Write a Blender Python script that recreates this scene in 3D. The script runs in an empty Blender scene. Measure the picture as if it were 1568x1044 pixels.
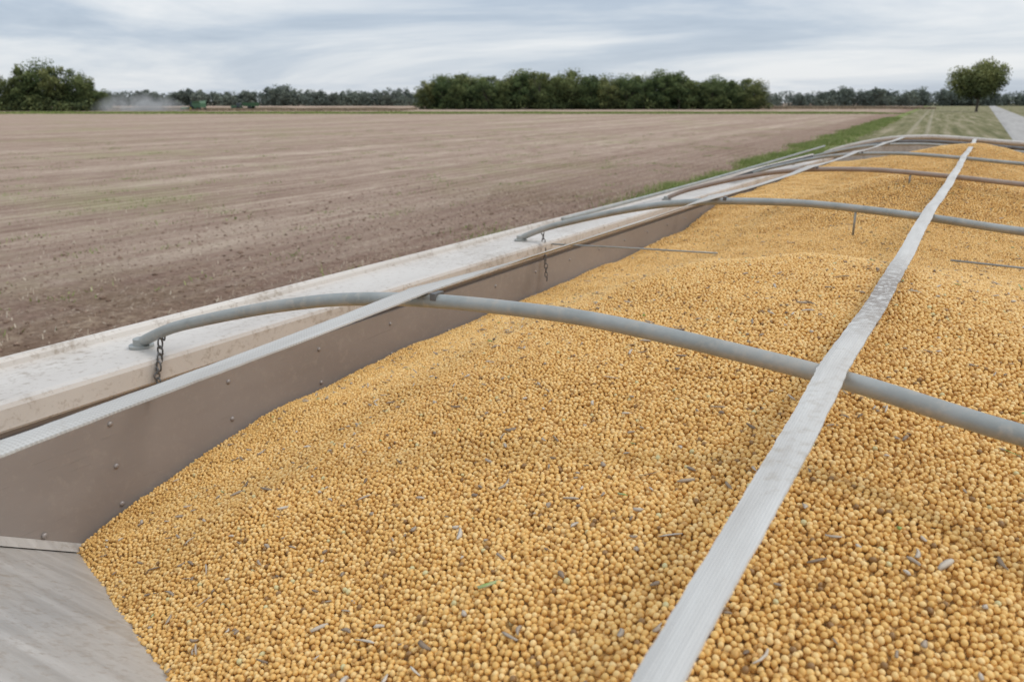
import bpy, bmesh, math, random
import numpy as np
from mathutils import Vector, Matrix
rng=np.random.default_rng(7); random.seed(7)
scene=bpy.context.scene
S=0.45; H=3.3
YAW=math.radians(30.2); PITCH=math.radians(16.66)
F=np.array([-math.sin(YAW),math.cos(YAW),0.0]); R=np.array([math.cos(YAW),math.sin(YAW),0.0])
# trailer stands with a very slight tilt
TM=Matrix.Translation((0,0,H))@Matrix.Rotation(math.radians(-0.36),4,Vector(R))
def W(D,lat,z=0.0):
    p=D*F+lat*R
    return Vector((p[0],p[1],z))
# ---------------------------------------------------------------- helpers
def link(o,parent=None):
    scene.collection.objects.link(o)
    if parent is not None: o.parent=parent
    return o
def empty(name,loc=(0,0,0),mat=None):
    e=bpy.data.objects.new(name,None); e.empty_display_size=0.2
    e.location=loc
    if mat is not None: e.matrix_world=mat
    scene.collection.objects.link(e); return e
def np_mesh(name,verts,faces,smooth=False,tint=None):
    verts=np.asarray(verts,dtype=np.float32); faces=np.asarray(faces,dtype=np.int32)
    me=bpy.data.meshes.new(name); k=faces.shape[1]
    me.vertices.add(len(verts)); me.vertices.foreach_set('co',verts.ravel())
    me.loops.add(faces.size); me.loops.foreach_set('vertex_index',faces.ravel())
    me.polygons.add(len(faces))
    me.polygons.foreach_set('loop_start',np.arange(0,faces.size,k,dtype=np.int32))
    me.polygons.foreach_set('loop_total',np.full(len(faces),k,dtype=np.int32))
    me.polygons.foreach_set('use_smooth',np.full(len(faces),smooth,dtype=bool))
    if tint is not None:
        a=me.attributes.new('tint','FLOAT','POINT'); a.data.foreach_set('value',np.asarray(tint,dtype=np.float32))
    me.update(calc_edges=True); me.validate()
    return me
class MB:
    """mesh builder collecting parts"""
    def __init__(s): s.v=[]; s.f=[]
    def add(s,v,f):
        o=len(s.v); s.v+= [tuple(a) for a in v]; s.f+=[tuple(i+o for i in q) for q in f]
    def box(s,x0,x1,y0,y1,z0,z1):
        v=[(x0,y0,z0),(x1,y0,z0),(x1,y1,z0),(x0,y1,z0),(x0,y0,z1),(x1,y0,z1),(x1,y1,z1),(x0,y1,z1)]
        s.add(v,[(0,3,2,1),(4,5,6,7),(0,1,5,4),(1,2,6,5),(2,3,7,6),(3,0,4,7)])
    def tube(s,pts,r,n=12,cap=True):
        pts=[Vector(p) for p in pts]; m=len(pts); vs=[]; up=Vector((0.02,0.05,1))
        rr=r if isinstance(r,(list,tuple)) else [r]*m
        for i,p in enumerate(pts):
            t=(pts[min(i+1,m-1)]-pts[max(i-1,0)]).normalized()
            if abs(t.z)>0.97: a=t.cross(Vector((0,1,0))).normalized()
            else: a=t.cross(up).normalized()
            if i>0 and a.dot(pa)<0: a=-a
            pa=a; b=t.cross(a)
            for k in range(n):
                an=2*math.pi*k/n; vs.append(p+(a*math.cos(an)+b*math.sin(an))*rr[i])
        fs=[]
        for i in range(m-1):
            for k in range(n):
                k2=(k+1)%n; fs.append((i*n+k,i*n+k2,(i+1)*n+k2,(i+1)*n+k))
        if cap: fs.append(tuple(range(n))[::-1]); fs.append(tuple((m-1)*n+k for k in range(n)))
        s.add(vs,fs)
    def extrude(s,prof,y0,y1,ny=1,closed=False):
        m=len(prof); vs=[]; fs=[]
        for j in range(ny+1):
            y=y0+(y1-y0)*j/ny
            vs+=[(x,y,z) for x,z in prof]
        for j in range(ny):
            for i in range(m if closed else m-1):
                i2=(i+1)%m
                fs.append((j*m+i,j*m+i2,(j+1)*m+i2,(j+1)*m+i))
        s.add(vs,fs)
    def obj(s,name,mat,parent=None,smooth=False,scale=1.0,bevel=0):
        me=bpy.data.meshes.new(name); me.from_pydata([(a*scale,b*scale,c*scale) for a,b,c in s.v],[],s.f); me.update()
        if smooth:
            me.polygons.foreach_set('use_smooth',[True]*len(me.polygons))
        o=bpy.data.objects.new(name,me); me.materials.append(mat); link(o,parent)
        if bevel:
            b=o.modifiers.new('bevel','BEVEL'); b.width=bevel; b.segments=2; b.limit_method='ANGLE'
        return o
def smoothpath(pts,n=6):
    pts=[Vector(p) for p in pts]; out=[]
    for i in range(len(pts)-1):
        p0=pts[max(i-1,0)];p1=pts[i];p2=pts[i+1];p3=pts[min(i+2,len(pts)-1)]
        for k in range(n):
            t=k/n
            out.append(0.5*((2*p1)+(p2-p0)*t+(2*p0-5*p1+4*p2-p3)*t*t+(3*p1-p0-3*p2+p3)*t**3))
    out.append(pts[-1]); return out
# ---------------------------------------------------------------- materials
def newmat(name):
    m=bpy.data.materials.new(name); m.use_nodes=True; nt=m.node_tree
    return m,nt,nt.nodes,nt.links,nt.nodes['Principled BSDF']
def ramp(N,stops):
    r=N.new('ShaderNodeValToRGB'); e=r.color_ramp.elements
    while len(e)<len(stops): e.new(0.5)
    for i,(p,c) in enumerate(stops):
        e[i].position=p; e[i].color=(c[0],c[1],c[2],1)
    return r
def mixc(N,L,fac,a,b,mode='MIX'):
    m=N.new('ShaderNodeMix'); m.data_type='RGBA'; m.blend_type=mode
    for idx,val in ((0,fac),(6,a),(7,b)):
        if hasattr(val,'links') or hasattr(val,'is_linked'): L.new(val,m.inputs[idx])
        elif isinstance(val,(int,float)): m.inputs[idx].default_value=val
        else: m.inputs[idx].default_value=(*val,1)
    return m.outputs[2]
def math_(N,L,op,a,b=None,c=None,clamp=False):
    m=N.new('ShaderNodeMath'); m.operation=op; m.use_clamp=clamp
    for i,v in enumerate((a,b,c)):
        if v is None: continue
        if isinstance(v,(int,float)): m.inputs[i].default_value=v
        else: L.new(v,m.inputs[i])
    return m.outputs[0]
def noise(N,L,vec,scale,detail=4,rough=0.55,dist=0):
    n=N.new('ShaderNodeTexNoise'); n.inputs['Scale'].default_value=scale; n.inputs['Detail'].default_value=detail
    n.inputs['Roughness'].default_value=rough; n.inputs['Distortion'].default_value=dist
    if vec is not None: L.new(vec,n.inputs['Vector'])
    return n.outputs['Fac']
def bump(N,L,bsdf,h,strength,dist):
    b=N.new('ShaderNodeBump'); b.inputs['Strength'].default_value=strength; b.inputs['Distance'].default_value=dist
    L.new(h,b.inputs['Height']); L.new(b.outputs[0],bsdf.inputs['Normal'])
def objco(N): return N.new('ShaderNodeTexCoord').outputs['Object']
def mapping(N,L,vec,scale=(1,1,1),rot=(0,0,0)):
    m=N.new('ShaderNodeMapping'); m.inputs['Scale'].default_value=scale; m.inputs['Rotation'].default_value=rot
    L.new(vec,m.inputs['Vector']); return m.outputs[0]

def metal_mat(name,c1,c2,metallic,rough,nscale=6,stretch=(1,1,1),spots=0.0,spotcol=(0.2,0.17,0.14),dustth=-2.0,scr=0.0):
    m,nt,N,L,B=newmat(name); co=objco(N)
    n1=noise(N,L,mapping(N,L,co,stretch),nscale,6,0.6)
    r=ramp(N,[(0.3,c1),(0.7,c2)]); L.new(n1,r.inputs[0]); col=r.outputs[0]
    if spots>0:
        n2=noise(N,L,co,60,5,0.7); n5=noise(N,L,co,4,5,0.65)
        f=math_(N,L,'MULTIPLY_ADD',math_(N,L,'MULTIPLY_ADD',n5,.4,n2),6,-4.3,True)
        f=math_(N,L,'MULTIPLY',f,spots)
        col=mixc(N,L,f,col,spotcol)
        col=mixc(N,L,math_(N,L,'MULTIPLY',math_(N,L,'MULTIPLY_ADD',n5,4,dustth,True),spots*.45),col,spotcol)
    if scr>0:
        n6=noise(N,L,mapping(N,L,co,(40,2.0,40)),3,4,0.7); f=math_(N,L,'MULTIPLY_ADD',n6,9,-5.6,True)
        col=mixc(N,L,math_(N,L,'MULTIPLY',f,scr),col,tuple(x*.62 for x in c1))
    L.new(col,B.inputs['Base Color']); B.inputs['Metallic'].default_value=metallic
    rr=math_(N,L,'MULTIPLY_ADD',n1,0.25,rough-0.12); L.new(rr,B.inputs['Roughness'])
    bump(N,L,B,math_(N,L,'ADD',noise(N,L,co,90,3),math_(N,L,'MULTIPLY',n1,2.5)),0.14,0.002)
    return m
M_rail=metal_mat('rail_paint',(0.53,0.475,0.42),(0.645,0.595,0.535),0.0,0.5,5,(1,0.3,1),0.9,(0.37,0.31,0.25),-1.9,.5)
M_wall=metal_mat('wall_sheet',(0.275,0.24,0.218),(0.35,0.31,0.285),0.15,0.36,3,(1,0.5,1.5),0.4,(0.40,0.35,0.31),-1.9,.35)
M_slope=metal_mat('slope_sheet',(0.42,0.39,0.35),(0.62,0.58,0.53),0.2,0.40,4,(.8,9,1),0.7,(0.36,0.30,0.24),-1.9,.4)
M_bow=metal_mat('galvanised_tube',(0.25,0.26,0.24),(0.40,0.405,0.38),0.25,0.42,14,(1,1,1),0.95,(0.42,0.385,0.33),-1.8)
M_bowrust=metal_mat('weathered_tube',(0.30,0.22,0.17),(0.40,0.32,0.27),0.2,0.6,14,(1,1,1),0.6,(0.3,0.2,0.12))
M_dark=metal_mat('dark_steel',(0.11,0.105,0.10),(0.20,0.19,0.18),0.5,0.5,20)
M_rubber=metal_mat('black_rubber',(0.02,0.02,0.02),(0.04,0.04,0.04),0,0.7,20)
def web_mat(name,weave,ws,g=1.0):
    m,nt,N,L,B=newmat(name); co=objco(N)
    n1=noise(N,L,mapping(N,L,co,(8,1,8)),5,5,0.6)
    r=ramp(N,[(0.25,(0.50*g,0.47*g,0.43*g)),(0.75,(0.66*g,0.635*g,0.59*g))]); L.new(n1,r.inputs[0])
    n2=noise(N,L,co,70,5,0.7); n5=noise(N,L,co,3.0,3,0.6); n7=noise(N,L,co,160,3,0.7)
    f=math_(N,L,'MULTIPLY_ADD',math_(N,L,'MULTIPLY_ADD',n5,.9,n2),5,-5.0,True)
    # grain dust rubbed in where the strap lies on the heap
    sx=N.new('ShaderNodeSeparateXYZ'); L.new(co,sx.inputs[0])
    dd=math_(N,L,'MULTIPLY',math_(N,L,'ABSOLUTE',math_(N,L,'SUBTRACT',sx.outputs[1],1.36)),3.2)
    dz=math_(N,L,'SUBTRACT',1.25,dd,clamp=True)
    f2=math_(N,L,'MULTIPLY',math_(N,L,'MULTIPLY_ADD',math_(N,L,'ADD',math_(N,L,'MULTIPLY',n2,.5),math_(N,L,'MULTIPLY',n7,.5)),12,-5.1,True),dz)
    col=mixc(N,L,math_(N,L,'MULTIPLY',f,0.45),r.outputs[0],(0.34,0.28,0.21))
    if weave>.2: f2=math_(N,L,'MULTIPLY',f2,0.3)
    col=mixc(N,L,math_(N,L,'MULTIPLY',f2,.8),col,(0.22,0.18,0.15))
    w=N.new('ShaderNodeTexWave'); w.wave_type='BANDS'; w.bands_direction='Y'; w.inputs['Scale'].default_value=ws; L.new(co,w.inputs['Vector'])
    w2=N.new('ShaderNodeTexWave'); w2.wave_type='BANDS'; w2.bands_direction='X'; w2.inputs['Scale'].default_value=ws; L.new(co,w2.inputs['Vector'])
    hh=math_(N,L,'MULTIPLY',w.outputs['Fac'],w2.outputs['Fac'])
    col=mixc(N,L,math_(N,L,'MULTIPLY',hh,weave),col,(0.30,0.28,0.25))
    L.new(col,B.inputs['Base Color']); B.inputs['Roughness'].default_value=0.85
    bump(N,L,B,math_(N,L,'ADD',hh,n7),0.35,0.001); return m
M_web=web_mat('webbing',.07,120)
M_web2=web_mat('coarse_webbing',.55,72,.88)
def bean_mat():
    m,nt,N,L,B=newmat('soybean')
    a=N.new('ShaderNodeAttribute'); a.attribute_type='INSTANCER'; a.attribute_name='tint'
    r=ramp(N,[(0.0,(0.22,0.12,0.05)),(0.03,(0.54,0.29,0.085)),(0.25,(0.725,0.42,0.12)),(0.6,(0.815,0.51,0.165)),(0.93,(0.88,0.62,0.27)),(1.0,(0.62,0.57,0.30))])
    L.new(a.outputs['Fac'],r.inputs[0])
    co=objco(N); n=noise(N,L,co,1.5,2); col=mixc(N,L,math_(N,L,'MULTIPLY',n,0.3),r.outputs[0],(0.71,0.40,0.12))
    L.new(col,B.inputs['Base Color']); B.inputs['Roughness'].default_value=0.45
    B.inputs['Specular IOR Level'].default_value=0.4
    return m
M_bean=bean_mat()
def beanbase_mat():
    m,nt,N,L,B=newmat('soybean_bed'); co=objco(N)
    v=N.new('ShaderNodeTexVoronoi'); v.inputs['Scale'].default_value=150; L.new(co,v.inputs['Vector'])
    r=ramp(N,[(0.0,(0.82,0.52,0.18)),(0.35,(0.64,0.38,0.12)),(0.7,(0.22,0.12,0.04))]); L.new(v.outputs['Distance'],r.inputs[0])
    n=noise(N,L,co,40,3); col=mixc(N,L,math_(N,L,'MULTIPLY',n,0.4),r.outputs[0],(0.50,0.30,0.10))
    L.new(col,B.inputs['Base Color']); B.inputs['Roughness'].default_value=0.7
    inv=math_(N,L,'SUBTRACT',1,v.outputs['Distance']); bump(N,L,B,inv,0.8,0.005)
    return m
M_bed=beanbase_mat()
def tint_mat(name,stops,rough=0.8,transl=0.0,nz=None):
    m,nt,N,L,B=newmat(name)
    a=N.new('ShaderNodeAttribute'); a.attribute_name='tint'
    r=ramp(N,stops); L.new(a.outputs['Fac'],r.inputs[0]); col=r.outputs[0]
    if nz:
        oi=N.new('ShaderNodeObjectInfo'); col2=N.new('ShaderNodeHueSaturation')
        h=math_(N,L,'MULTIPLY_ADD',oi.outputs['Random'],-nz,0.5+nz*0.35); L.new(h,col2.inputs['Hue'])
        v=math_(N,L,'MULTIPLY_ADD',oi.outputs['Random'],0.4,0.8); L.new(v,col2.inputs['Value']); L.new(col,col2.inputs['Color']); col=col2.outputs[0]
    L.new(col,B.inputs['Base Color']); B.inputs['Roughness'].default_value=rough; B.inputs['Specular IOR Level'].default_value=0.15
    return m
M_debris=tint_mat('pod_debris',[(0,(0.22,0.155,0.105)),(0.5,(0.42,0.335,0.25)),(0.9,(0.62,0.54,0.44)),(1.0,(0.25,0.36,0.08))],0.8)
M_stub=tint_mat('stubble',[(0,(0.26,0.18,0.13)),(0.6,(0.50,0.40,0.30)),(1.0,(0.64,0.55,0.43))],0.9)
M_tan=tint_mat('ripe_crop',[(0,(0.20,0.15,0.10)),(0.6,(0.34,0.26,0.18)),(1.0,(0.42,0.35,0.22))],0.9)
M_clod=tint_mat('soil_clod',[(0,(0.13,0.080,0.055)),(1.0,(0.32,0.22,0.16))],0.95)
M_grass=tint_mat('grass_blades',[(0,(0.12,0.165,0.04)),(0.6,(0.23,0.29,0.085)),(0.85,(0.38,0.40,0.16)),(1.0,(0.48,0.42,0.24))],0.7)
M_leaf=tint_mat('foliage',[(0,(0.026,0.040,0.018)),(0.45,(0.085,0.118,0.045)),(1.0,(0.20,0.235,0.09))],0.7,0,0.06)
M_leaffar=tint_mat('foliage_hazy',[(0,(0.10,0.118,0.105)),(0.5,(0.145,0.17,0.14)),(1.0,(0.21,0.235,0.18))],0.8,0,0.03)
M_bark=metal_mat('bark',(0.06,0.05,0.04),(0.12,0.10,0.08),0,0.9,3)
# ---------------------------------------------------------------- pile surface (units of S)
XC=-0.25; XL=-2.885; XR=2.385
ZX=[0,.9,2,3.0,3.7,4.4,5.3,6.3,7.6,9.0,10.2,12.2,14,15.3,17,18.9]
ZZ=[-1.04,-.92,-.80,-.69,-.68,-.74,-.93,-1.05,-.92,-.71,-.80,-1.03,-.80,-.67,-.76,-.9]
def pile_z(X,Y):
    zc=sum(np.interp(Y+d,ZX,ZZ) for d in (-.4,-.13,.13,.4))/4
    zw=np.interp(Y,[0.2,.5,1.1,1.56,2.5,5.1,8.7,10.5,19],[-2.55,-2.4,-1.97,-1.69,-1.45,-1.40,-1.375,-1.15,-1.12])
    s=np.sqrt(((X-XC)/2.63)**2+0.006)-0.05
    g=np.clip(s,0,None)**1.3
    z=zc+(zw-zc)*g
    for bx_,by_,am,rx_,ry_ in ((-1.0,4.0,.12,.75,.7),(.9,3.2,.05,.7,.9),(-.7,9.2,.13,.9,.9),(-.3,15.3,.13,1.2,1.0),(.7,9.6,.06,.7,.8),(-1.5,2.6,.03,.5,.7)):
        z=z+am*np.exp(-((X-bx_)/rx_)**2-((Y-by_)/ry_)**2)
    n=0.016*np.sin(2.1*X+1.3*Y+.5)*np.sin(1.7*Y-1.1*X)+0.012*np.sin(5.3*X+2)*np.sin(4.1*Y+X)+0.007*np.sin(11*X+3*Y)*np.sin(9.7*Y-2*X+1)
    z=z+n-0.02
    # the heap is pressed just under the centre strap
    lim=-.646+ .35*np.clip(np.abs(X-XC)-.05,0,1)
    return np.minimum(z,np.where(Y<13,lim,9))
def sheet_z(Y): return -1.69-0.62*(Y-1.56)
nx,ny=150,560
xs=np.linspace(XL,XR,nx); ys=np.linspace(.34,18.85,ny)
gx,gy=np.meshgrid(xs,ys); gz=pile_z(gx,gy)-0.012
V=np.stack([gx,gy,gz],-1).reshape(-1,3)*S
idx=np.arange(nx*ny).reshape(ny,nx)
Fq=np.stack([idx[:-1,:-1],idx[:-1,1:],idx[1:,1:],idx[1:,:-1]],-1).reshape(-1,4)
keep=(gz[:-1,:-1]>sheet_z(gy[:-1,:-1])-0.05).ravel()
me=np_mesh('soybean_pile',V,Fq[keep],True); me.materials.append(M_bed)
pile=bpy.data.objects.new('soybean_pile',me); link(pile); pile.matrix_world=TM
def poisson_tile(Lt,r,cand):
    n=int(Lt/(r/1.0)); cs=Lt/n; grid={}
    pts=[]; C=rng.random((cand,2))*Lt; r2=r*r
    for x,y in C.tolist():
        i=int(x/cs)%n; j=int(y/cs)%n; ok=True
        for di in (-1,0,1):
            for dj in (-1,0,1):
                for (px,py) in grid.get(((i+di)%n,(j+dj)%n),()):
                    dx=abs(px-x); dy=abs(py-y)
                    if dx>Lt/2: dx=Lt-dx
                    if dy>Lt/2: dy=Lt-dy
                    if dx*dx+dy*dy<r2: ok=False;break
                if not ok:break
            if not ok:break
        if ok: grid.setdefault((i,j),[]).append((x,y)); pts.append((x,y))
    return np.array(pts)
def layer(tile,Lt,y0,y1,off,jit,size,ox=0,oy=0):
    out=[]
    x0,x1=XL*S,XR*S
    for i in range(int(math.floor((x0)/Lt))-1,int(x1/Lt)+2):
        for j in range(int(y0/Lt)-1,int(y1/Lt)+2):
            out.append(tile+np.array([i*Lt+ox,j*Lt+oy]))
    P=np.concatenate(out); P=P[(P[:,0]>x0+.004)&(P[:,0]<x1-.004)&(P[:,1]>y0)&(P[:,1]<=y1)]
    z=pile_z(P[:,0]/S,P[:,1]/S)
    ok=z>sheet_z(P[:,1]/S)-0.004+rng.normal(0,.006,len(P)); P=P[ok]; z=z[ok]*S+off+rng.uniform(-jit,jit,len(P))
    return np.column_stack([P,z]), np.full(len(P),size)
t1=poisson_tile(0.5,0.0052,100000); t2=poisson_tile(0.5,0.0054,60000); t3=poisson_tile(0.6,0.0080,50000)
A=[layer(t1,.5,.3*S,3.4,0,.0012,.00302),layer(t2,.5,.3*S,1.8,-.0040,.001,.0031,.21,.13),layer(t3,.6,3.4,18.8*S,.0005,.0015,.0037)]
BP=np.concatenate([a[0] for a in A]); BS=np.concatenate([a[1] for a in A])
n=len(BP); sc=BS[:,None]*rng.uniform(.80,1.13,(n,1))*np.column_stack([rng.uniform(.98,1.2,n),rng.uniform(.9,1.02,n),rng.uniform(.82,.98,n)])
rot=rng.uniform(-3.14,3.14,(n,3)); tint=np.clip(rng.beta(1.4,1.4,n),0.035,0.93)
sp=rng.random(n); tint[sp<0.012]=0.0; tint[sp>0.994]=1.0
me=bpy.data.meshes.new('beans'); me.vertices.add(n); me.vertices.foreach_set('co',BP.astype(np.float32).ravel())
for nm,ty,d in (('rot','FLOAT_VECTOR',rot),('scl','FLOAT_VECTOR',sc)):
    a=me.attributes.new(nm,ty,'POINT'); a.data.foreach_set('vector',d.astype(np.float32).ravel())
a=me.attributes.new('tint','FLOAT','POINT'); a.data.foreach_set('value',tint.astype(np.float32))
me.update()
beans=bpy.data.objects.new('beans',me); link(beans,pile)
def gn_spheres(ob,mat,sub=3):
    g=bpy.data.node_groups.new('scatter_'+ob.name,'GeometryNodeTree')
    g.interface.new_socket('Geometry',in_out='INPUT',socket_type='NodeSocketGeometry')
    g.interface.new_socket('Geometry',in_out='OUTPUT',socket_type='NodeSocketGeometry')
    N=g.nodes;L=g.links
    gi=N.new('NodeGroupInput');go=N.new('NodeGroupOutput')
    ico=N.new('GeometryNodeMeshIcoSphere'); ico.inputs['Radius'].default_value=1; ico.inputs['Subdivisions'].default_value=sub
    sm=N.new('GeometryNodeSetShadeSmooth'); L.new(ico.outputs[0],sm.inputs[0])
    st=N.new('GeometryNodeSetMaterial'); st.inputs['Material'].default_value=mat; L.new(sm.outputs[0],st.inputs[0])
    ip=N.new('GeometryNodeInstanceOnPoints'); L.new(gi.outputs[0],ip.inputs['Points']); L.new(st.outputs[0],ip.inputs['Instance'])
    for nm,so in (('rot','Rotation'),('scl','Scale')):
        na=N.new('GeometryNodeInputNamedAttribute'); na.data_type='FLOAT_VECTOR'; na.inputs['Name'].default_value=nm
        if so=='Rotation':
            er=N.new('FunctionNodeEulerToRotation'); L.new(na.outputs[0],er.inputs[0]); L.new(er.outputs[0],ip.inputs[so])
        else: L.new(na.outputs[0],ip.inputs[so])
    L.new(ip.outputs[0],go.inputs[0])
    md=ob.modifiers.new('scatter','NODES'); md.node_group=g
gn_spheres(beans,M_bean)
def debris():
    V=[];Fc=[];T=[]
    N_=2300
    for i in range(N_):
        y=0.4+ (random.random()**1.4)*8.5; x=random.uniform(XL+.1,XR-.1)
        z=float(pile_z(np.array(x),np.array(y)))
        if z<sheet_z(y): continue
        l=random.choice([.004,.005,.006,.006,.008,.011,.018])*random.uniform(.7,1.3)*.65; w=random.uniform(.0013,.0030); th=w*random.uniform(.3,.9)
        a=random.uniform(0,6.28); tilt=random.uniform(-.25,.25)
        t=random.uniform(0,.9) if random.random()<.96 else 1.0
        if random.random()<.02: t=1.0; l=random.uniform(.008,.014); w=.0018; th=.0006
        m=Matrix.Translation((x*S,y*S,z*S+.0042))@Matrix.Rotation(a,4,'Z')@Matrix.Rotation(tilt,4,'Y')@Matrix.Rotation(random.uniform(-.6,.6),4,'X')
        o=len(V); bend=random.uniform(-.3,.3)*l
        for k,(u,s) in enumerate(((-1,random.uniform(.2,.9)),(-.4,1),(.35,random.uniform(.7,1.1)),(1,random.uniform(.1,.8)))):
            for (p,q) in ((-1,0),(0,1),(1,0),(0,-1)):
                V.append(m@Vector((u*l,(p*w*s)+bend*(1-u*u),q*th*s))); T.append(min(max(t+random.uniform(-.10,.10),0),1 if t==1 else .9))
        for k in range(3):
            for c in range(4):
                Fc.append((o+k*4+c,o+k*4+(c+1)%4,o+k*4+4+(c+1)%4,o+k*4+4+c))
        Fc.append((o,o+3,o+2,o+1)); Fc.append((o+12,o+13,o+14,o+15))
    me=np_mesh('pod_debris',np.array([tuple(v) for v in V]),Fc,True,T); me.materials.append(M_debris)
    link(bpy.data.objects.new('pod_debris',me),pile)
debris()
# ---------------------------------------------------------------- trailer
trailer=empty('grain_trailer',mat=TM)
Y0,Y1=0.22,18.95
def mir(prof): return [(2*XC-x,z) for x,z in prof][::-1]
railL=[(-3.345,-1.22),(-3.345,-.978),(-3.335,-.968),(-3.322,-.972),(-3.312,-.985),(-3.308,-1.006),(-3.28,-1.012),(-2.90,-.998),(-2.875,-1.004),(-2.868,-1.02),(-2.868,-1.095),(-2.875,-1.105),(-2.93,-1.105)]
b=MB(); b.extrude(railL,Y0,Y1,1); b.obj('top_rail_near_side',M_rail,trailer,scale=S)
b=MB(); b.extrude(mir(railL),Y0,Y1,1); b.obj('top_rail_road_side',M_rail,trailer,scale=S)
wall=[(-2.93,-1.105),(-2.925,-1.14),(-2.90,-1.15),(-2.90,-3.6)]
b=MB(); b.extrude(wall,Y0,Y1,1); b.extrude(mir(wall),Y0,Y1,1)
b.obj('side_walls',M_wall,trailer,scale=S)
outer=[(-3.30,-1.22),(-3.30,-4.6),(-2.2,-5.6),(1.7,-5.6),(2.8,-4.6),(2.8,-1.22)]
b=MB(); b.extrude(outer,Y0,Y1,1); b.obj('outer_shell',M_rail,trailer,scale=S)
b=MB()
b.add([(-2.9,Y0,sheet_z(Y0)),(2.4,Y0,sheet_z(Y0)),(2.4,3.6,sheet_z(3.6)),(-2.9,3.6,sheet_z(3.6))],[(0,1,2,3)])
b.add([(-3.3,Y0-.01,-1.0),(2.8,Y0-.01,-1.0),(2.8,Y0-.01,-5.6),(-3.3,Y0-.01,-5.6)],[(0,1,2,3)])
b.obj('slope_sheet',M_slope,trailer,scale=S)
b=MB(); b.add([(-2.899,Y0,sheet_z(Y0)+.035),(-2.899,3,sheet_z(3)+.035),(-2.889,3,sheet_z(3)+.03),(-2.889,Y0,sheet_z(Y0)+.03),(-2.85,Y0,sheet_z(Y0)+.006),(-2.85,3,sheet_z(3)+.006)],[(0,1,2,3),(3,2,5,4)])
b.obj('seam_angle',M_slope,trailer,scale=S)
b=MB(); b.box(-3.3,2.8,Y0-.12,Y0+.06,-1.1,-.985); b.obj('end_rail',M_rail,trailer,scale=S,bevel=.004)
b=MB()
def dome(c,nrm,r):
    nrm=Vector(nrm).normalized(); a=nrm.orthogonal().normalized(); d=nrm.cross(a); c=Vector(c); vs=[];fs=[]
    for k,(rr,hh) in enumerate(((1,0),(.85,.35),(.45,.6))):
        for q in range(8):
            an=q*math.pi/4; vs.append(c+(a*math.cos(an)+d*math.sin(an))*r*rr+nrm*r*hh)
    for k in range(2):
        for q in range(8): fs.append((k*8+q,k*8+(q+1)%8,k*8+8+(q+1)%8,k*8+8+q))
    fs.append(tuple(16+q for q in range(8))); b.add(vs,fs)
for i in range(32):
    y=1.765+(i-2)*.597
    for z in (-1.22,-1.405,-1.575,-1.75):
        if z<sheet_z(y)+.05 or y<Y0 : continue
        dome((-2.899,y,z),(1,0,0),.0115); dome((2*XC+2.899,y,z),(-1,0,0),.0115)
for i in range(14):
    y=.45+i*.165; dome((-2.895,y,sheet_z(y)+.055),(1,0,.1),.0115)
b.obj('rivets',M_wall,trailer,smooth=True,scale=S)
# bows
bx=[-3.08,-3.075,-3.0,-2.85,-2.66,-2.4,-2.17,-1.9,-1.57,-1.2,-.84,-.25,.17,.7,1.2,1.7,2.1,2.4,2.575,2.58]
bz=[-1.02,-.985,-.945,-.885,-.828,-.758,-.703,-.65,-.612,-.594,-.594,-.628,-.66,-.695,-.735,-.79,-.85,-.91,-.985,-1.02]
bdy=[0,0,0,0,0,0,0,0,0,-.005,-.02,-.09,-.2,-.25,-.3,-.33,-.36,-.38,-.4,-.4]
bowY=[2.07,5.43,8.79,12.15,15.5]
kk=lambda i:.3 if i>=2 else (.7 if i==1 else 1)
for i,y in enumerate(bowY):
    k=kk(i)
    pts=smoothpath([(x,y+d*k,z) for x,z,d in zip(bx,bz,bdy)],5)
    b=MB(); b.tube(pts,.0235,16); b.obj('bow_%d'%(i+1),M_bowrust if i==2 else M_bow,trailer,smooth=True,scale=S)
    b=MB()
    for xx,d in ((-3.08,0),(2.58,-.4*k)):
        b.tube([(xx,y+d,-1.004),(xx,y+d,-.992),(xx,y+d,-.990),(xx,y+d,-.965),(xx,y+d,-.962)],[.052,.052,.034,.033,.027],16)
    b.obj('bow_socket_%d'%(i+1),M_bow,trailer,scale=S,smooth=False)
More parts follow.
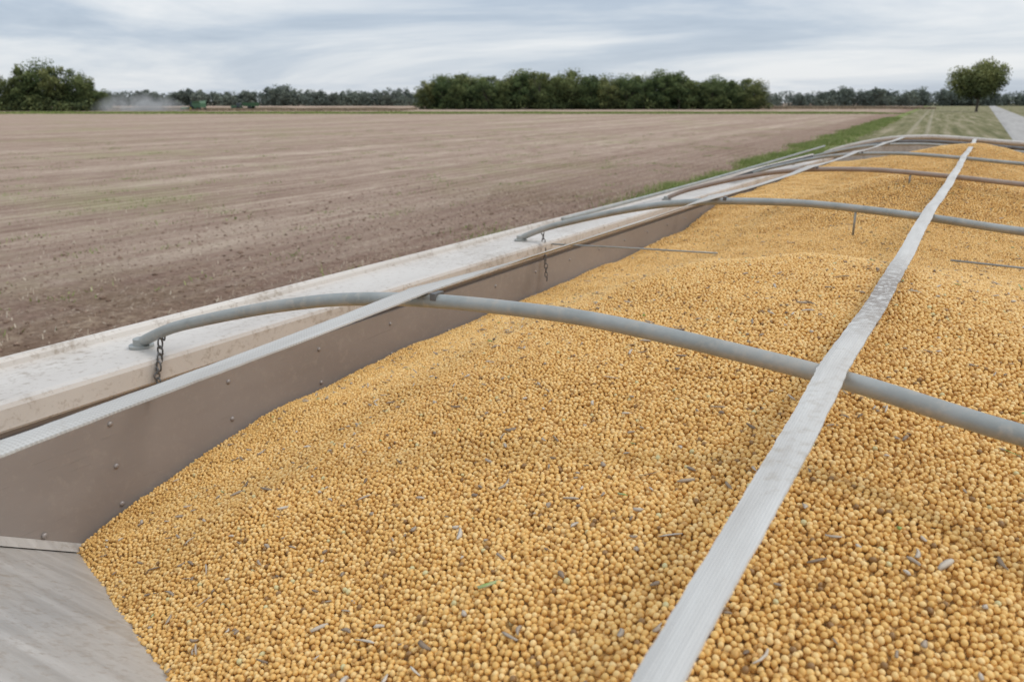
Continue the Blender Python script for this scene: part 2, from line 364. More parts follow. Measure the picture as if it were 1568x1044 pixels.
def strap(name,x,top,dy,sags,near,width,twf,mat,y0=.25,y1=18.85):
    by=[y+dy*kk(i) for i,y in enumerate(bowY)]
    ks=[(y0,near-.012)]+[(v,top) for v in by]+[(y1,top-.01)]
    def zf(y):
        for i in range(len(ks)-1):
            if y<=ks[i+1][0] or i==len(ks)-2:
                (a,za),(c,zc_)=ks[i],ks[i+1]; t=(y-a)/(c-a)
                return za+(zc_-za)*t-4*t*(1-t)*(sags[i])
    Y_=np.unique(np.concatenate([np.linspace(y0,y1,1300)]+[np.linspace(v-.12,v+.12,25) for v in by]))
    z2=np.array([np.mean([zf(min(max(v+d,y0),y1)) for d in (-.03,-.015,0,.015,.03)]) for v in Y_])+.002
    vs=[];fs=[]
    e1=0;e2=0
    for i,v in enumerate(Y_):
        tw=twf(v,by); e1=.7*e1+random.uniform(-.0011,.0011); e2=.7*e2+random.uniform(-.0011,.0011)
        wv=Vector((math.cos(tw),0,math.sin(tw))); nv=Vector((-math.sin(tw),0,math.cos(tw))); p=Vector((x+.006*math.sin(v*.9)+.002*math.sin(v*5.1),v,z2[i]))
        cup=.003+.002*math.sin(v*3.7)
        row=[p-wv*(width/2+e1),p-wv*width*.25+nv*cup,p+nv*cup*1.2,p+wv*width*.25+nv*cup,p+wv*(width/2+e2)]
        vs+=row+[q+nv*.005 for q in row[::-1]]
    m=10
    for i in range(len(Y_)-1):
        for c in range(m): fs.append((i*m+c,i*m+(c+1)%m,i*m+m+(c+1)%m,i*m+m+c))
    fs.append(tuple(range(m))); b=MB(); b.add(vs,fs); b.obj(name,mat,trailer,scale=S)
def tw_c(v,by): return .03*math.sin(v*1.3)+.55*max(0,1-(v-.25)/1.5)
def tw_r(v,by): return .03*math.sin(v*1.3)
def tw_l(v,by):
    if v<by[0]: return .10*math.sin((v-.25)/(by[0]-.25)*math.pi)
    for i in range(4):
        if v<by[i+1]:
            t=(v-by[i])/(by[i+1]-by[i]); return .43*min(1,5*t,5*(1-t)) if i==0 else .2*math.sin(math.pi*t)
    return 0
strap('centre_strap',XC,-.598,-.09,[.004,.030,.02,.02,.02,.01],-.66,.067,tw_c,M_web)
strap('side_strap_field',-1.56,-.582,0,[.004,.012,.02,.02,.02,.01],-.634,.084,tw_l,M_web2)
strap('side_strap_road',1.06,-.69,-.29,[.004,.02,.02,.02,.02,.01],-.73,.078,tw_r,M_web)
b=MB()
for i,y in enumerate(bowY):
    b.box(-1.50,-1.478,y-.026,y+.026,-.60,-.576)
b.obj('strap_clips',M_dark,trailer,scale=S,bevel=.001)
b=MB()
b.tube([(-.66,5.40,-.60),(-.66,5.40,-.77)],.007,8)
b.tube([(-.62,8.78,-.60),(-.62,8.78,-.75)],.009,8)
b.tube([(-2.88,5.55,-1.03),(-2.2,5.55,-1.005),(-1.55,5.55,-.985)],.0062,8)
b.tube([(-.10,5.30,-.86),(.4,5.27,-.87),(1.2,5.25,-.95)],.0062,8)
b.obj('brace_rods',M_bow,trailer,smooth=True,scale=S)
def chain(name,start,end,nl,r=.013):
    b=MB(); s=Vector(start); e=Vector(end)
    for i in range(nl):
        t=i/(nl-1); c=s.lerp(e,t)+Vector((random.uniform(-.004,.004),random.uniform(-.005,.005),0))
        ang=(i%2)*math.pi/2+random.uniform(-.3,.3); el=(e-s).length/nl*.72; pts=[]
        for q in range(13):
            a=2*math.pi*q/12; pts.append(c+Vector((math.cos(ang)*math.sin(a)*r,math.sin(ang)*math.sin(a)*r,math.cos(a)*el)))
        b.tube(pts,.0038,6,False)
    b.obj(name,M_dark,trailer,smooth=True,scale=S)
chain('tie_chain_1',(-2.93,2.07,-.93),(-2.852,1.98,-1.03),5,.012)
chain('tie_chain_1_hanging',(-2.85,1.97,-1.045),(-2.85,1.97,-1.14),5,.012)
chain('tie_chain_2',(-2.90,5.46,-.93),(-2.84,5.42,-1.28),12)
# front end cap
b=MB(); vs=[];fs=[]
for x,z in zip(bx,[z+.02 for z in bz]): vs+= [(x,18.9,z),(x,18.9,-3.5),(x,19.25,z-.02)]
for i in range(len(bx)-1):
    fs.append((i*3,i*3+3,i*3+4,i*3+1)); fs.append((i*3,i*3+2,i*3+5,i*3+3))
b.add(vs,fs); b.obj('front_bulkhead',M_rail,trailer,scale=S)
b=MB(); b.tube(smoothpath([(x,18.85,z+.02) for x,z in zip(bx,bz)],4),.045,12); b.obj('end_bow',M_rail,trailer,smooth=True,scale=S)
b=MB(); b.tube(smoothpath([(x,17.6,z-.03) for x,z in zip(bx,bz)],4),.035,12); b.obj('end_bow_inner',M_dark,trailer,smooth=True,scale=S)
b=MB(); b.tube([(-3.0,11.2,-.95),(-2.95,13.0,-.9),(-2.6,17.0,-.82)],.03,10); b.obj('rolled_tarp',M_rubber,trailer,smooth=True,scale=S)
b=MB(); b.tube(smoothpath([(-3.2,6.4,-.955),(-3.15,8.8,-.93),(-3.15,12.2,-.90),(-3.1,18.9,-.80)],6),.018,10); b.obj('tarp_tube',M_bow,trailer,smooth=True,scale=S)
# ---------------------------------------------------------------- ground
ROT=math.radians(3.2)
def ground_mat():
    m,nt,N,L,B=newmat('ground')
    geo=N.new('ShaderNodeNewGeometry'); pos=geo.outputs['Position']
    pr=mapping(N,L,pos,(1,1,1),(0,0,-ROT))
    sx=N.new('ShaderNodeSeparateXYZ'); L.new(pr,sx.inputs[0]); X=sx.outputs[0]; Y=sx.outputs[1]
    n1=noise(N,L,mapping(N,L,pr,(.16,.012,1)),1,3,.5)          # broad passes
    n4=noise(N,L,mapping(N,L,pr,(1.25,.10,1)),1,5,.7)          # streaks of residue
    n5=noise(N,L,mapping(N,L,pr,(1.1,.55,1)),1,6,.75)          # blotches
    n2=noise(N,L,pr,.09,4,.6); n3=noise(N,L,pr,6,6,.8)
    f=math_(N,L,'ADD',math_(N,L,'MULTIPLY',n1,.20),math_(N,L,'ADD',math_(N,L,'MULTIPLY',n4,.27),math_(N,L,'ADD',math_(N,L,'MULTIPLY',n3,.23),math_(N,L,'MULTIPLY',n5,.30))))
    r1=ramp(N,[(0.40,(0.20,0.122,0.086)),(0.47,(0.33,0.225,0.170)),(0.53,(0.44,0.325,0.25)),(0.61,(0.64,0.52,0.40))]); L.new(f,r1.inputs[0])
    soil=r1.outputs[0]
    gf=math_(N,L,'MULTIPLY_ADD',math_(N,L,'MULTIPLY_ADD',n5,.6,n2),6,-4.9,True); soil=mixc(N,L,math_(N,L,'MULTIPLY',gf,.55),soil,(0.29,0.28,0.12))
    row=math_(N,L,'SINE',math_(N,L,'MULTIPLY_ADD',X,8.27,math_(N,L,'MULTIPLY',n2,3))); rw=math_(N,L,'MULTIPLY_ADD',row,.5,.5)
    soil=mixc(N,L,math_(N,L,'MULTIPLY',math_(N,L,'POWER',rw,3),math_(N,L,'MULTIPLY',n3,.7)),soil,(0.60,0.49,0.37))
    pw=math_(N,L,'SINE',math_(N,L,'MULTIPLY_ADD',X,1.38,math_(N,L,'MULTIPLY',n1,2))); pwf=math_(N,L,'POWER',math_(N,L,'MULTIPLY_ADD',pw,.5,.5),4)
    soil=mixc(N,L,math_(N,L,'MULTIPLY',pwf,math_(N,L,'MULTIPLY_ADD',n4,1.8,-.55,True)),soil,(0.25,0.16,0.12))
    mr=N.new('ShaderNodeMapRange'); L.new(math_(N,L,'MULTIPLY_ADD',math_(N,L,'SUBTRACT',n2,.5),16,math_(N,L,'MULTIPLY_ADD',math_(N,L,'SUBTRACT',n5,.5),24,X)),mr.inputs[0])
    mr.inputs[1].default_value=-18; mr.inputs[2].default_value=-9; mr.inputs[3].default_value=0; mr.inputs[4].default_value=.8
    rd=ramp(N,[(.38,(0.095,0.052,0.036)),(.50,(0.20,0.12,0.085)),(.63,(0.44,0.32,0.23))]); L.new(math_(N,L,'ADD',math_(N,L,'MULTIPLY',n3,.6),math_(N,L,'MULTIPLY',n5,.4)),rd.inputs[0])
    soil=mixc(N,L,mr.outputs[0],soil,rd.outputs[0])
    nv=noise(N,L,pr,.5,5,.65); nv2=noise(N,L,mapping(N,L,pr,(.9,.03,1)),1,4,.6)
    rv=ramp(N,[(.38,(0.10,0.105,0.04)),(.5,(0.21,0.19,0.095)),(.62,(0.37,0.31,0.21))]); L.new(math_(N,L,'ADD',math_(N,L,'MULTIPLY',nv,.4),math_(N,L,'MULTIPLY',nv2,.6)),rv.inputs[0])
    mv=math_(N,L,'MULTIPLY_ADD',math_(N,L,'ADD',X,math_(N,L,'MULTIPLY_ADD',nv,1.6,8.1)),1.2,0,True)
    gr=mixc(N,L,nv,(0.13,0.17,0.045),(0.28,0.30,0.11))
    ms=math_(N,L,'SUBTRACT',1,math_(N,L,'MULTIPLY',math_(N,L,'ABSOLUTE',math_(N,L,'ADD',X,7.8)),.55),clamp=True)
    verge=mixc(N,L,math_(N,L,'MULTIPLY',ms,1.6,clamp=True),rv.outputs[0],gr)
    tr=None
    for xc in (-2.2,-.4):
        t_=math_(N,L,'SUBTRACT',1,math_(N,L,'MULTIPLY',math_(N,L,'ABSOLUTE',math_(N,L,'SUBTRACT',X,xc)),2.4),clamp=True)
        tr=t_ if tr is None else math_(N,L,'ADD',tr,t_)
    verge=mixc(N,L,math_(N,L,'MULTIPLY',tr,.6),verge,(0.42,0.36,0.27))
    col=mixc(N,L,mv,soil,verge)
    L.new(col,B.inputs['Base Color']); B.inputs['Roughness'].default_value=.95; B.inputs['Specular IOR Level'].default_value=.1
    hb=math_(N,L,'ADD',n3,math_(N,L,'MULTIPLY',noise(N,L,pr,18,4,.7),.5)); bump(N,L,B,hb,1.0,.07)
    return m
M_ground=ground_mat()
g=4000; me=np_mesh('ground',[(-g,-g,0),(g,-g,0),(g,g,0),(-g,g,0)],[(0,1,2,3)]); me.materials.append(M_ground); link(bpy.data.objects.new('ground',me))
def road_mat():
    m,nt,N,L,B=newmat('road'); co=objco(N); n=noise(N,L,mapping(N,L,co,(1,.05,1)),1.0,5,.6)
    r=ramp(N,[(.3,(0.31,0.285,0.26)),(.7,(0.43,0.405,0.37))]); L.new(n,r.inputs[0]); L.new(r.outputs[0],B.inputs['Base Color']); B.inputs['Roughness'].default_value=.9
    bump(N,L,B,noise(N,L,co,30,4),.4,.02); return m
M_road=road_mat()
rd_dir=Vector((-math.sin(math.radians(.5)),math.cos(math.radians(.5)),0)); rd_n=Vector((rd_dir.y,-rd_dir.x,0))
def roadp(s,t,z): p=rd_dir*s+rd_n*t; return (p.x,p.y,z)
b=MB()
segs=[-60,0,60,120,200,300,450,700,1200]
prof=[(2.6,.004),(3.0,.10),(5.4,.14),(7.8,.10),(8.2,.004)]
vs=[roadp(s,t,z) for s in segs for t,z in prof]; m_=len(prof)
fs=[(j*m_+i,j*m_+i+1,(j+1)*m_+i+1,(j+1)*m_+i) for j in range(len(segs)-1) for i in range(m_-1)]
b.add(vs,fs); b.obj('road',M_road)
def RW(xp,yp):
    c,s_=math.cos(ROT),math.sin(ROT); return xp*c-yp*s_, xp*s_+yp*c
n=140000
yp=-6+ (rng.random(n)**1.5)*110; xp=-9.0-(rng.random(n)**1.5)*85
rowx=np.round(xp/.76)*.76+rng.normal(0,.10,n); xp=np.where(rng.random(n)<.6,rowx,xp)
wx,wy=RW(xp,yp); a=np.where(rng.random(n)<.5,rng.normal(1.6,.5,n),rng.uniform(0,6.28,n)); l=rng.uniform(.03,.11,n); w=rng.uniform(.004,.010,n)
el=np.where(rng.random(n)<.35,rng.uniform(.5,1.4,n),rng.uniform(0,.25,n))
d=np.stack([np.cos(a)*np.cos(el),np.sin(a)*np.cos(el),np.sin(el)],-1); sd=np.stack([-np.sin(a),np.cos(a),np.zeros(n)],-1)
base=np.stack([wx,wy,np.full(n,.012)],-1)
q=np.stack([base-sd*w[:,None],base+sd*w[:,None],base+sd*w[:,None]*.6+d*l[:,None],base-sd*w[:,None]*.6+d*l[:,None]],1).reshape(-1,3)
me=np_mesh('crop_stubble',q,np.arange(4*n).reshape(-1,4),False,np.repeat(rng.random(n),4)); me.materials.append(M_stub); link(bpy.data.objects.new('crop_stubble',me))
n=12000
yp=-6+(rng.random(n)**1.3)*34; xp=-8.8-(rng.random(n)**1.8)*11
wx,wy=RW(xp,yp); r=rng.gamma(2.0,.006,n)+.005
ico=bmesh.new(); bmesh.ops.create_icosphere(ico,subdivisions=1,radius=1); iv=np.array([v.co[:] for v in ico.verts]); ifc=np.array([[v.index for v in f.verts] for f in ico.faces]); ico.free()
vv=iv[None]*(1+rng.uniform(-.3,.3,(n,len(iv),1)))*r[:,None,None]*np.array([1.3,1,.6])+np.stack([wx,wy,r*.2],-1)[:,None]
ff=(ifc[None]+np.arange(n)[:,None,None]*len(iv)).reshape(-1,3)
me=np_mesh('soil_clods',vv.reshape(-1,3),ff,False,np.repeat(rng.random(n),len(iv))); me.materials.append(M_clod); link(bpy.data.objects.new('soil_clods',me))
n=120000
yp=12+(rng.random(n)**1.7)*190; xp=-7.8+rng.normal(0,.62,n)+.35*np.sin(yp*.35)+.25*np.sin(yp*.9+1)
pat=.5+.5*np.sin(yp*.5)*np.sin(yp*.17+xp)+.3*np.sin(yp*1.7+xp*3)
wx,wy=RW(xp,yp); dist=yp
hh=rng.uniform(.08,.30,n)*(.6+.8*np.clip(pat,0,1)); w=(.006+dist*.00022)*rng.uniform(.7,1.4,n)
a=rng.uniform(0,6.28,n); ln=rng.normal(0,.4,(n,2))*hh[:,None]
p0=np.stack([wx-np.cos(a)*w,wy-np.sin(a)*w,np.zeros(n)],-1); p1=np.stack([wx+np.cos(a)*w,wy+np.sin(a)*w,np.zeros(n)],-1); p2=np.stack([wx+ln[:,0],wy+ln[:,1],hh],-1)
q=np.stack([p0,p1,p2],1).reshape(-1,3)
me=np_mesh('grass_strip',q,np.arange(3*n).reshape(-1,3),False,np.repeat(np.clip(rng.normal(.48,.22,n)+.30*(1-np.clip(pat,0,1)),0,1),3)); me.materials.append(M_grass); link(bpy.data.objects.new('grass_strip',me))
# scattered green weeds among the stubble
n=14000; nc=520
cyp=rng.random(nc)**1.4*90-2; cxp=-10-(rng.random(nc)**1.1)*55; ci=rng.integers(0,nc,n)
yp=cyp[ci]+rng.normal(0,.45,n); xp=cxp[ci]+rng.normal(0,.2,n); wx,wy=RW(xp,yp); hh=rng.uniform(.03,.10,n); w=rng.uniform(.008,.022,n); a=rng.uniform(0,6.28,n); ln=rng.normal(0,.6,(n,2))*hh[:,None]
p0=np.stack([wx-np.cos(a)*w,wy-np.sin(a)*w,np.zeros(n)],-1); p1=np.stack([wx+np.cos(a)*w,wy+np.sin(a)*w,np.zeros(n)],-1); p2=np.stack([wx+ln[:,0],wy+ln[:,1],hh],-1)
me=np_mesh('field_weeds',np.stack([p0,p1,p2],1).reshape(-1,3),np.arange(3*n).reshape(-1,3),False,np.repeat(np.clip(rng.normal(.55,.2,n),0,1),3)); me.materials.append(M_grass); link(bpy.data.objects.new('field_weeds',me))
def cards(name,P,size,tint,mat,parent=None,up=1.0):
    n=len(P); n1=rng.normal(0,1,(n,3)); n1/=np.linalg.norm(n1,axis=1)[:,None]; n2=np.cross(n1,rng.normal(0,1,(n,3))); n2/=np.linalg.norm(n2,axis=1)[:,None]
    s=(size*rng.uniform(.5,1.2,n))[:,None]
    q=np.stack([P-n1*s,P-n2*s*.6,P+n1*s,P+n2*s*.6],1).reshape(-1,3)
    me=np_mesh(name,q,np.arange(4*n).reshape(-1,4),False,np.repeat(np.clip(tint,0,1),4)); me.materials.append(mat); return link(bpy.data.objects.new(name,me),parent)
def band(name,D0,D1,l0,l1,hgt,mat,nn=60000,size=.5,tm=.45):
    D=rng.uniform(D0,D1,nn); la=rng.uniform(l0,l1,nn); p=D[:,None]*F+la[:,None]*R
    a=rng.uniform(0,6.28,nn); h_=rng.uniform(.5,1,nn)*hgt*(1+.25*np.sin(la*.21)*np.sin(la*.053+1)); w=rng.uniform(.5,1,nn)*size
    p0=p-np.stack([np.cos(a)*w,np.sin(a)*w,0*w],-1); p1=p+np.stack([np.cos(a)*w,np.sin(a)*w,0*w],-1); p2=p+np.stack([0*w,0*w,h_],-1)+rng.normal(0,.1,(nn,3))*size
    q=np.stack([p0,p1,p2],1).reshape(-1,3)
    me=np_mesh(name,q,np.arange(3*nn).reshape(-1,3),False,np.repeat(np.clip(rng.normal(tm,.2,nn),0,1),3)); me.materials.append(mat); link(bpy.data.objects.new(name,me))
band('grass_margin',245,285,-240,118,.35,M_grass,70000,.6,.55)
band('standing_crop',330,395,-300,-45,1.0,M_tan,90000,.7,.5)
band('standing_crop',420,520,110,215,1.2,M_tan,50000,.8,.5)
# ---------------------------------------------------------------- trees
def make_tree(name,h,wd,leaf,nclump,nleaf,mat,trunk_frac=.2,seed=0,low=False):
    r_=np.random.default_rng(seed); rd=random.Random(seed)
    mb=MB(); cz=h*(.5+trunk_frac*.5); rz=h*(1-trunk_frac)*.5; rx=wd/2
    mb.tube([(0,0,0),(0,0,h*.03),(rd.uniform(-.2,.2),0,h*.3),(rd.uniform(-.4,.4),rd.uniform(-.4,.4),h*.65)],[h*.032,h*.024,h*.019,h*.008],8)
    C=[];Rr=[]
    while len(C)<nclump:
        u=r_.uniform(-1,1,3)
        if np.linalg.norm(u)>1 or np.linalg.norm(u)<.2: continue
        u=u/np.linalg.norm(u)*(.30+.50*r_.random())
        c=np.array([u[0]*rx,u[1]*rx,cz+u[2]*rz]); C.append(c); Rr.append(rx*r_.uniform(.22,.40))
    if low:
        for i in range(nclump//3):
            an=r_.uniform(0,6.28); q=r_.uniform(.3,.85); C.append(np.array([math.cos(an)*rx*q,math.sin(an)*rx*q,h*r_.uniform(.06,.3)])); Rr.append(rx*r_.uniform(.28,.4))
    for c in C[:9]:
        mb.tube([(0,0,h*.22),(c[0]*.4,c[1]*.4,h*.25+(c[2]-h*.25)*.5),(c[0]*.9,c[1]*.9,c[2])],[h*.012,h*.008,h*.003],6)
    tv=np.array(mb.v); C=np.array(C);Rr=np.array(Rr); nc=len(C)
    ci=r_.integers(0,nc,nleaf); dv=r_.normal(0,1,(nleaf,3)); dv/=np.linalg.norm(dv,axis=1)[:,None]
    rad=Rr[ci]*(r_.random(nleaf)**.45)*r_.uniform(.85,1.2,nleaf)
    P=C[ci]+dv*rad[:,None]*np.array([1,1,.8])
    P[:,2]=np.where(P[:,2]<0,r_.uniform(0,1,nleaf)*h*.1,P[:,2]) if low else np.maximum(P[:,2],h*trunk_frac*.7+r_.uniform(0,1,nleaf))
    n1=r_.normal(0,1,(nleaf,3)); n1/=np.linalg.norm(n1,axis=1)[:,None]; n2=np.cross(n1,r_.normal(0,1,(nleaf,3))); n2/=np.linalg.norm(n2,axis=1)[:,None]
    s=leaf*r_.uniform(.5,1.2,nleaf)[:,None]
    q=np.stack([P-n1*s,P-n2*s*.6,P+n1*s,P+n2*s*.6],1).reshape(-1,3)
    ct=r_.random(nc)
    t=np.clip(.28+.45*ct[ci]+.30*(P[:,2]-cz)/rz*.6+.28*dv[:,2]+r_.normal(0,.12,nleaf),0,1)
    me=bpy.data.meshes.new(name)
    verts=np.concatenate([tv,q]); faces=[f for f in mb.f]; nt_=len(faces); o=len(tv)
    me.from_pydata(verts.tolist(),[],faces+[(o+4*i,o+4*i+1,o+4*i+2,o+4*i+3) for i in range(nleaf)])
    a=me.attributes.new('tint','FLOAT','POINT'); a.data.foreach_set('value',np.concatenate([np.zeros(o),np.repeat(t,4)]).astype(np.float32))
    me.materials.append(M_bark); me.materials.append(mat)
    me.polygons.foreach_set('material_index',[0]*nt_+[1]*nleaf); me.update(); return me
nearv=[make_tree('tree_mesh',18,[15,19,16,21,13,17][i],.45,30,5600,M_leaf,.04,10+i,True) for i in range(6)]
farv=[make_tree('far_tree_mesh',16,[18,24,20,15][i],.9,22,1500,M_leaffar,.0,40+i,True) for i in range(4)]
def place(me,name,parent,D,lat,hs,ws=1.0):
    o=bpy.data.objects.new(name,me); link(o,parent); o.location=W(D,lat); o.scale=(hs*ws,hs*ws,hs); o.rotation_euler=(0,0,random.uniform(0,6.28)); return o
grove=empty('tree_grove')
tops=[(-41,15.5),(-34,18.5),(-27,19.5),(-20,17),(-12,17.5),(-4,17),(4,20.5),(13,20),(21,19),(29,20.5),(38,18.5),(46,18),(55,17.5),(64,19),(73,20.5),(80,20),(88,17.5),(96,16.5),(104,16.2),(111,14),(116,17)]
k=0
for la,hh_ in tops:
    for row in range(3):
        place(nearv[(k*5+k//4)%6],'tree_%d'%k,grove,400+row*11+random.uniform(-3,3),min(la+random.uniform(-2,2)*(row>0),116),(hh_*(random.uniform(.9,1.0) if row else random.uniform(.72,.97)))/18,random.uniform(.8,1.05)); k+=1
nn=11000; la=rng.uniform(-45,118,nn); zt=5+2.5*np.sin(la*.23)+2*np.sin(la*.61+2)
P=(394+rng.random(nn)*20)[:,None]*F+la[:,None]*R+np.array([0,0,1])*(rng.random(nn)*zt)[:,None]
cards('undergrowth',P,.6,.30+.3*np.sin(la*.5)*np.sin(la*.13)+rng.normal(0,.15,nn),M_leaf,grove)
cl=empty('tree_clump')
for i,(la,hh_) in enumerate([(-262,14),(-250,15),(-238,15),(-227,14),(-216,14),(-208,13.5),(-201,15.5),(-196,17.5),(-190,19),(-185,20),(-179,18.5),(-173,17),(-168,15),(-164,11)]):
    place(nearv[(i*5)%6],'tree_%d'%i,cl,325+random.uniform(-5,8),la,hh_/18,.85)
nn=7000; la=rng.uniform(-262,-162,nn); zt=4.5+1.5*np.sin(la*.23)
P=(318+rng.random(nn)*14)[:,None]*F+la[:,None]*R+np.array([0,0,1])*(rng.random(nn)*zt)[:,None]
cards('undergrowth',P,.55,.32+.2*np.sin(la*.5)+rng.normal(0,.15,nn),M_leaf,cl)
tl=empty('distant_treeline')
k=0
for la in np.arange(-720,760,6.0):
    ph=14.6+2.2*math.sin(la*.021)+1.8*math.sin(la*.057+2)+1.2*math.sin(la*.16)+random.uniform(-2.0,2.2)
    place(farv[random.randrange(4)],'tree_%d'%k,tl,800+random.uniform(-25,25),la,ph/16,random.uniform(.7,1.15)); k+=1
nn=46000; la=rng.uniform(-720,760,nn); zt=10+2.5*np.sin(la*.08)+1.5*np.sin(la*.31+2)
P=(780+rng.random(nn)*30)[:,None]*F+la[:,None]*R+np.array([0,0,1])*(rng.random(nn)*zt)[:,None]
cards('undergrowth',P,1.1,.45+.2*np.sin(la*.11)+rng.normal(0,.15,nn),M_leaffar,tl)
rt=make_tree('roadside_tree',18,22,.42,66,21000,M_leaf,.17,78)
o=bpy.data.objects.new('roadside_tree',rt); link(o); o.location=W(300,168)
o=bpy.data.objects.new('roadside_tree',nearv[2]); link(o); o.location=W(300,196); o.scale=(.6,.6,.5)
# ---------------------------------------------------------------- field machines
def mach_mat(n,c,r=.5):
    m,nt,N,L,B=newmat(n); co=objco(N); nn=noise(N,L,co,2,4); L.new(mixc(N,L,nn,c,tuple(x*.7+.05 for x in c)),B.inputs['Base Color']); B.inputs['Roughness'].default_value=r; return m
M_green=mach_mat('green_paint',(0.06,0.16,0.07)); M_yel=mach_mat('yellow_paint',(0.6,0.45,0.05)); M_glass=mach_mat('cab_glass',(0.05,0.07,0.08),.1)
def wheel(b,x,y,r,w): b.tube([(x-w/2,y,r),(x-w/2+.05,y,r),(x+w/2-.05,y,r),(x+w/2,y,r)],[r*.92,r,r,r*.92],18)
def combine(loc,rz):
    e=empty('combine_harvester',loc); e.rotation_euler=(0,0,rz)
    b=MB(); b.box(-1.4,1.4,-3.6,1.6,1.3,3.0); b.add([(-1.4,-3.6,3.0),(1.4,-3.6,3.0),(1.4,1,3.0),(-1.4,1,3.0),(-1.8,-3.2,3.7),(1.8,-3.2,3.7),(1.8,.8,3.7),(-1.8,.8,3.7)],[(0,1,5,4),(1,2,6,5),(2,3,7,6),(3,0,4,7),(4,5,6,7)]); b.tube([(1.3,0,3.3),(4.4,-.5,4.0)],.2,8); b.box(-.6,.6,2.2,4,.6,1.6)
    b.obj('body',M_green,e,bevel=.08)
    b=MB(); b.box(-.9,.9,1.6,3.1,1.9,3.5); b.obj('cab',M_glass,e,bevel=.1)
    b=MB(); b.box(-4.2,4.2,3.9,4.6,.3,1.0); b.tube([(-4.1,4.7,1.0),(4.1,4.7,1.0)],.45,10); b.obj('header',M_green,e)
    b=MB(); [wheel(b,s*1.7,1.6,1.0,.8) for s in(-1,1)]; [wheel(b,s*1.5,-2.8,.65,.5) for s in(-1,1)]; b.obj('tyres',M_rubber,e)
    b=MB(); [b.tube([(s*1.7-.42,1.6,1),(s*1.7+.42,1.6,1)],.5,14) for s in(-1,1)]; b.obj('rims',M_yel,e)
def tractor(loc,rz):
    e=empty('tractor_with_grain_cart',loc); e.rotation_euler=(0,0,rz)
    b=MB(); b.box(-.5,.5,.5,3.2,1.2,2.1); b.box(-.9,.9,-1,.5,1.1,1.9); b.tube([(.5,1.2,2.0),(.5,1.2,3.1)],.07,8)
    b.add([(-1.4,-8,1.2+.5),(1.4,-8,1.7),(1.4,-3,1.7),(-1.4,-3,1.7),(-1.8,-8.6,3.2),(1.8,-8.6,3.2),(1.8,-2.4,3.2),(-1.8,-2.4,3.2)],[(3,2,1,0),(0,1,5,4),(1,2,6,5),(2,3,7,6),(3,0,4,7),(4,5,6,7)]); b.tube([(0,-3,1),(0,-1,1)],.12,6)
    b.obj('body',M_green,e,bevel=.06)
    b=MB(); b.box(-.8,.8,-.9,.6,1.9,3.0); b.obj('cab',M_glass,e,bevel=.08)
    b=MB(); [wheel(b,s*1.1,-.4,.95,.6) for s in(-1,1)]; [wheel(b,s*1.0,2.4,.65,.45) for s in(-1,1)]; [wheel(b,s*1.6,-5.6,.95,.6) for s in(-1,1)]; b.obj('tyres',M_rubber,e)
tractor(W(340,-112),YAW+math.radians(80)); combine(W(335,-127),YAW+math.radians(60))
def dust():
    m=bpy.data.materials.new('dust'); m.use_nodes=True; nt=m.node_tree; N=nt.nodes;L=nt.links; N.remove(N['Principled BSDF'])
    v=N.new('ShaderNodeVolumePrincipled'); v.inputs['Color'].default_value=(1,.98,.95,1)
    co=N.new('ShaderNodeTexCoord').outputs['Object']; n=noise(N,L,co,.2,5,.65)
    ln=N.new('ShaderNodeVectorMath'); ln.operation='LENGTH'; L.new(mapping(N,L,co,(1/19,1/9,1/7)),ln.inputs[0])
    fall=math_(N,L,'SUBTRACT',1,ln.outputs['Value'],clamp=True)
    dn=math_(N,L,'MULTIPLY',math_(N,L,'MULTIPLY_ADD',n,6,-2.5,True),math_(N,L,'MULTIPLY',fall,.34)); L.new(dn,v.inputs['Density'])
    L.new(v.outputs[0],N['Material Output'].inputs['Volume'])
    bm=bmesh.new(); bmesh.ops.create_icosphere(bm,subdivisions=3,radius=1)
    for q in bm.verts: q.co=Vector((q.co.x*19,q.co.y*9,max(q.co.z,-.02)*7))
    me=bpy.data.meshes.new('dust_cloud'); bm.to_mesh(me); bm.free(); me.materials.append(m)
    o=bpy.data.objects.new('dust_cloud',me); link(o); o.location=W(312,-140,.3); o.rotation_euler=(0,0,YAW)
dust()
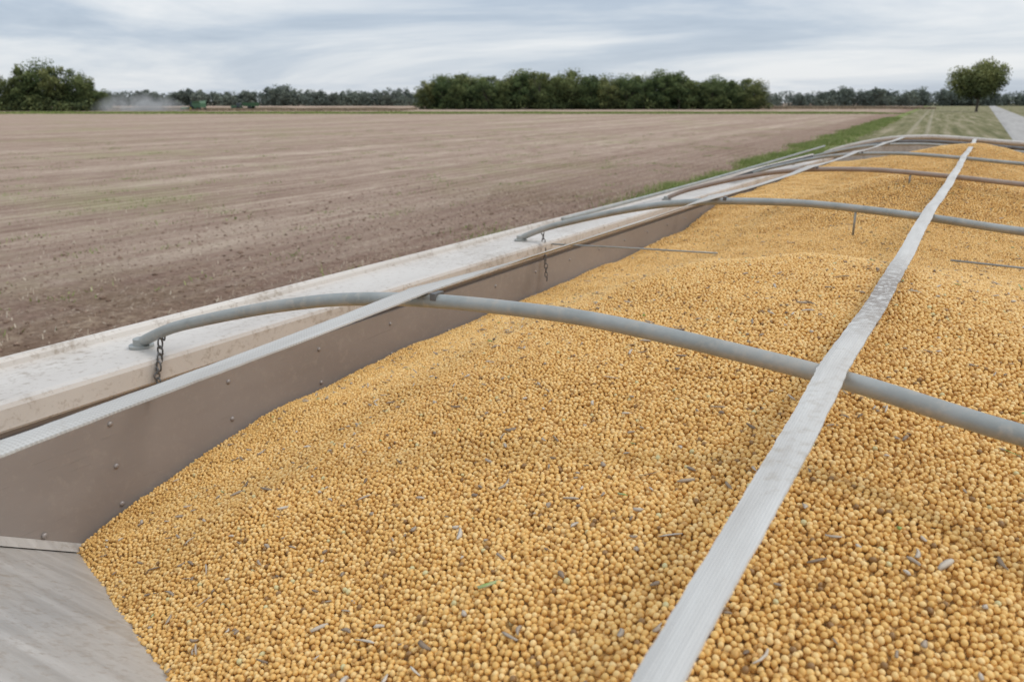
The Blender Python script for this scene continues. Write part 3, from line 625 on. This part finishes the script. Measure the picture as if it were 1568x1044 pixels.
# ---------------------------------------------------------------- sky, sun
w=bpy.data.worlds.new('World'); scene.world=w; w.use_nodes=True; nt=w.node_tree; N=nt.nodes; L=nt.links
bg=N['Background']; out=N['World Output']
SE=math.radians(50); SR=math.radians(60)
sky=N.new('ShaderNodeTexSky'); sky.sky_type='NISHITA'; sky.sun_disc=False; sky.sun_elevation=SE; sky.sun_rotation=SR
L.new(sky.outputs[0],bg.inputs[0]); bg.inputs[1].default_value=.09
tc=N.new('ShaderNodeTexCoord').outputs['Generated']; sp_=N.new('ShaderNodeSeparateXYZ'); L.new(tc,sp_.inputs[0])
zz=math_(N,L,'ADD',math_(N,L,'MAXIMUM',sp_.outputs[2],0),.12)
cx=N.new('ShaderNodeCombineXYZ'); L.new(math_(N,L,'DIVIDE',sp_.outputs[0],zz),cx.inputs[0]); L.new(math_(N,L,'DIVIDE',sp_.outputs[1],zz),cx.inputs[1])
cm=mapping(N,L,cx.outputs[0],(.34,.48,1),(0,0,-YAW))
cn=noise(N,L,cm,1.15,7,.56,.5)
cr=ramp(N,[(.34,(0.37,0.455,0.57)),(.45,(0.50,0.58,0.685)),(.54,(0.69,0.74,0.80)),(.64,(0.88,0.895,0.91))]); L.new(cn,cr.inputs[0])
hz=math_(N,L,'SUBTRACT',1,math_(N,L,'MULTIPLY',sp_.outputs[2],9),clamp=True); cc=mixc(N,L,math_(N,L,'MULTIPLY',hz,.45),cr.outputs[0],(0.70,0.735,0.78))
bg2=N.new('ShaderNodeBackground'); L.new(cc,bg2.inputs[0]); zs=math_(N,L,'MULTIPLY_ADD',math_(N,L,'MULTIPLY_ADD',sp_.outputs[2],1,-.15,True),.85,1.06); L.new(zs,bg2.inputs[1])
mx=N.new('ShaderNodeMixShader'); mx.inputs[0].default_value=.88; L.new(bg.outputs[0],mx.inputs[1]); L.new(bg2.outputs[0],mx.inputs[2]); L.new(mx.outputs[0],out.inputs[0])
sl=bpy.data.lights.new('sun','SUN'); sl.energy=1.35; sl.angle=math.radians(15); sl.color=(1,.94,.86)
so=bpy.data.objects.new('sun',sl); link(so)
sd=Vector((math.sin(SR)*math.cos(SE),math.cos(SR)*math.cos(SE),math.sin(SE)))
so.rotation_euler=sd.to_track_quat('Z','Y').to_euler(); so.location=(0,0,30)
# ---------------------------------------------------------------- camera
cam=bpy.data.cameras.new('camera'); co_=bpy.data.objects.new('camera',cam); link(co_)
co_.location=(0,0,H); co_.rotation_euler=(math.pi/2-PITCH,0,YAW)
cam.lens=28; cam.sensor_width=36; cam.sensor_fit='HORIZONTAL'; cam.clip_start=.02; cam.clip_end=9000
cam.dof.use_dof=True; cam.dof.focus_distance=1.15; cam.dof.aperture_fstop=9
scene.camera=co_
scene.view_settings.view_transform='Standard'; scene.view_settings.look='None'; scene.view_settings.exposure=0
print('beans',len(BP))
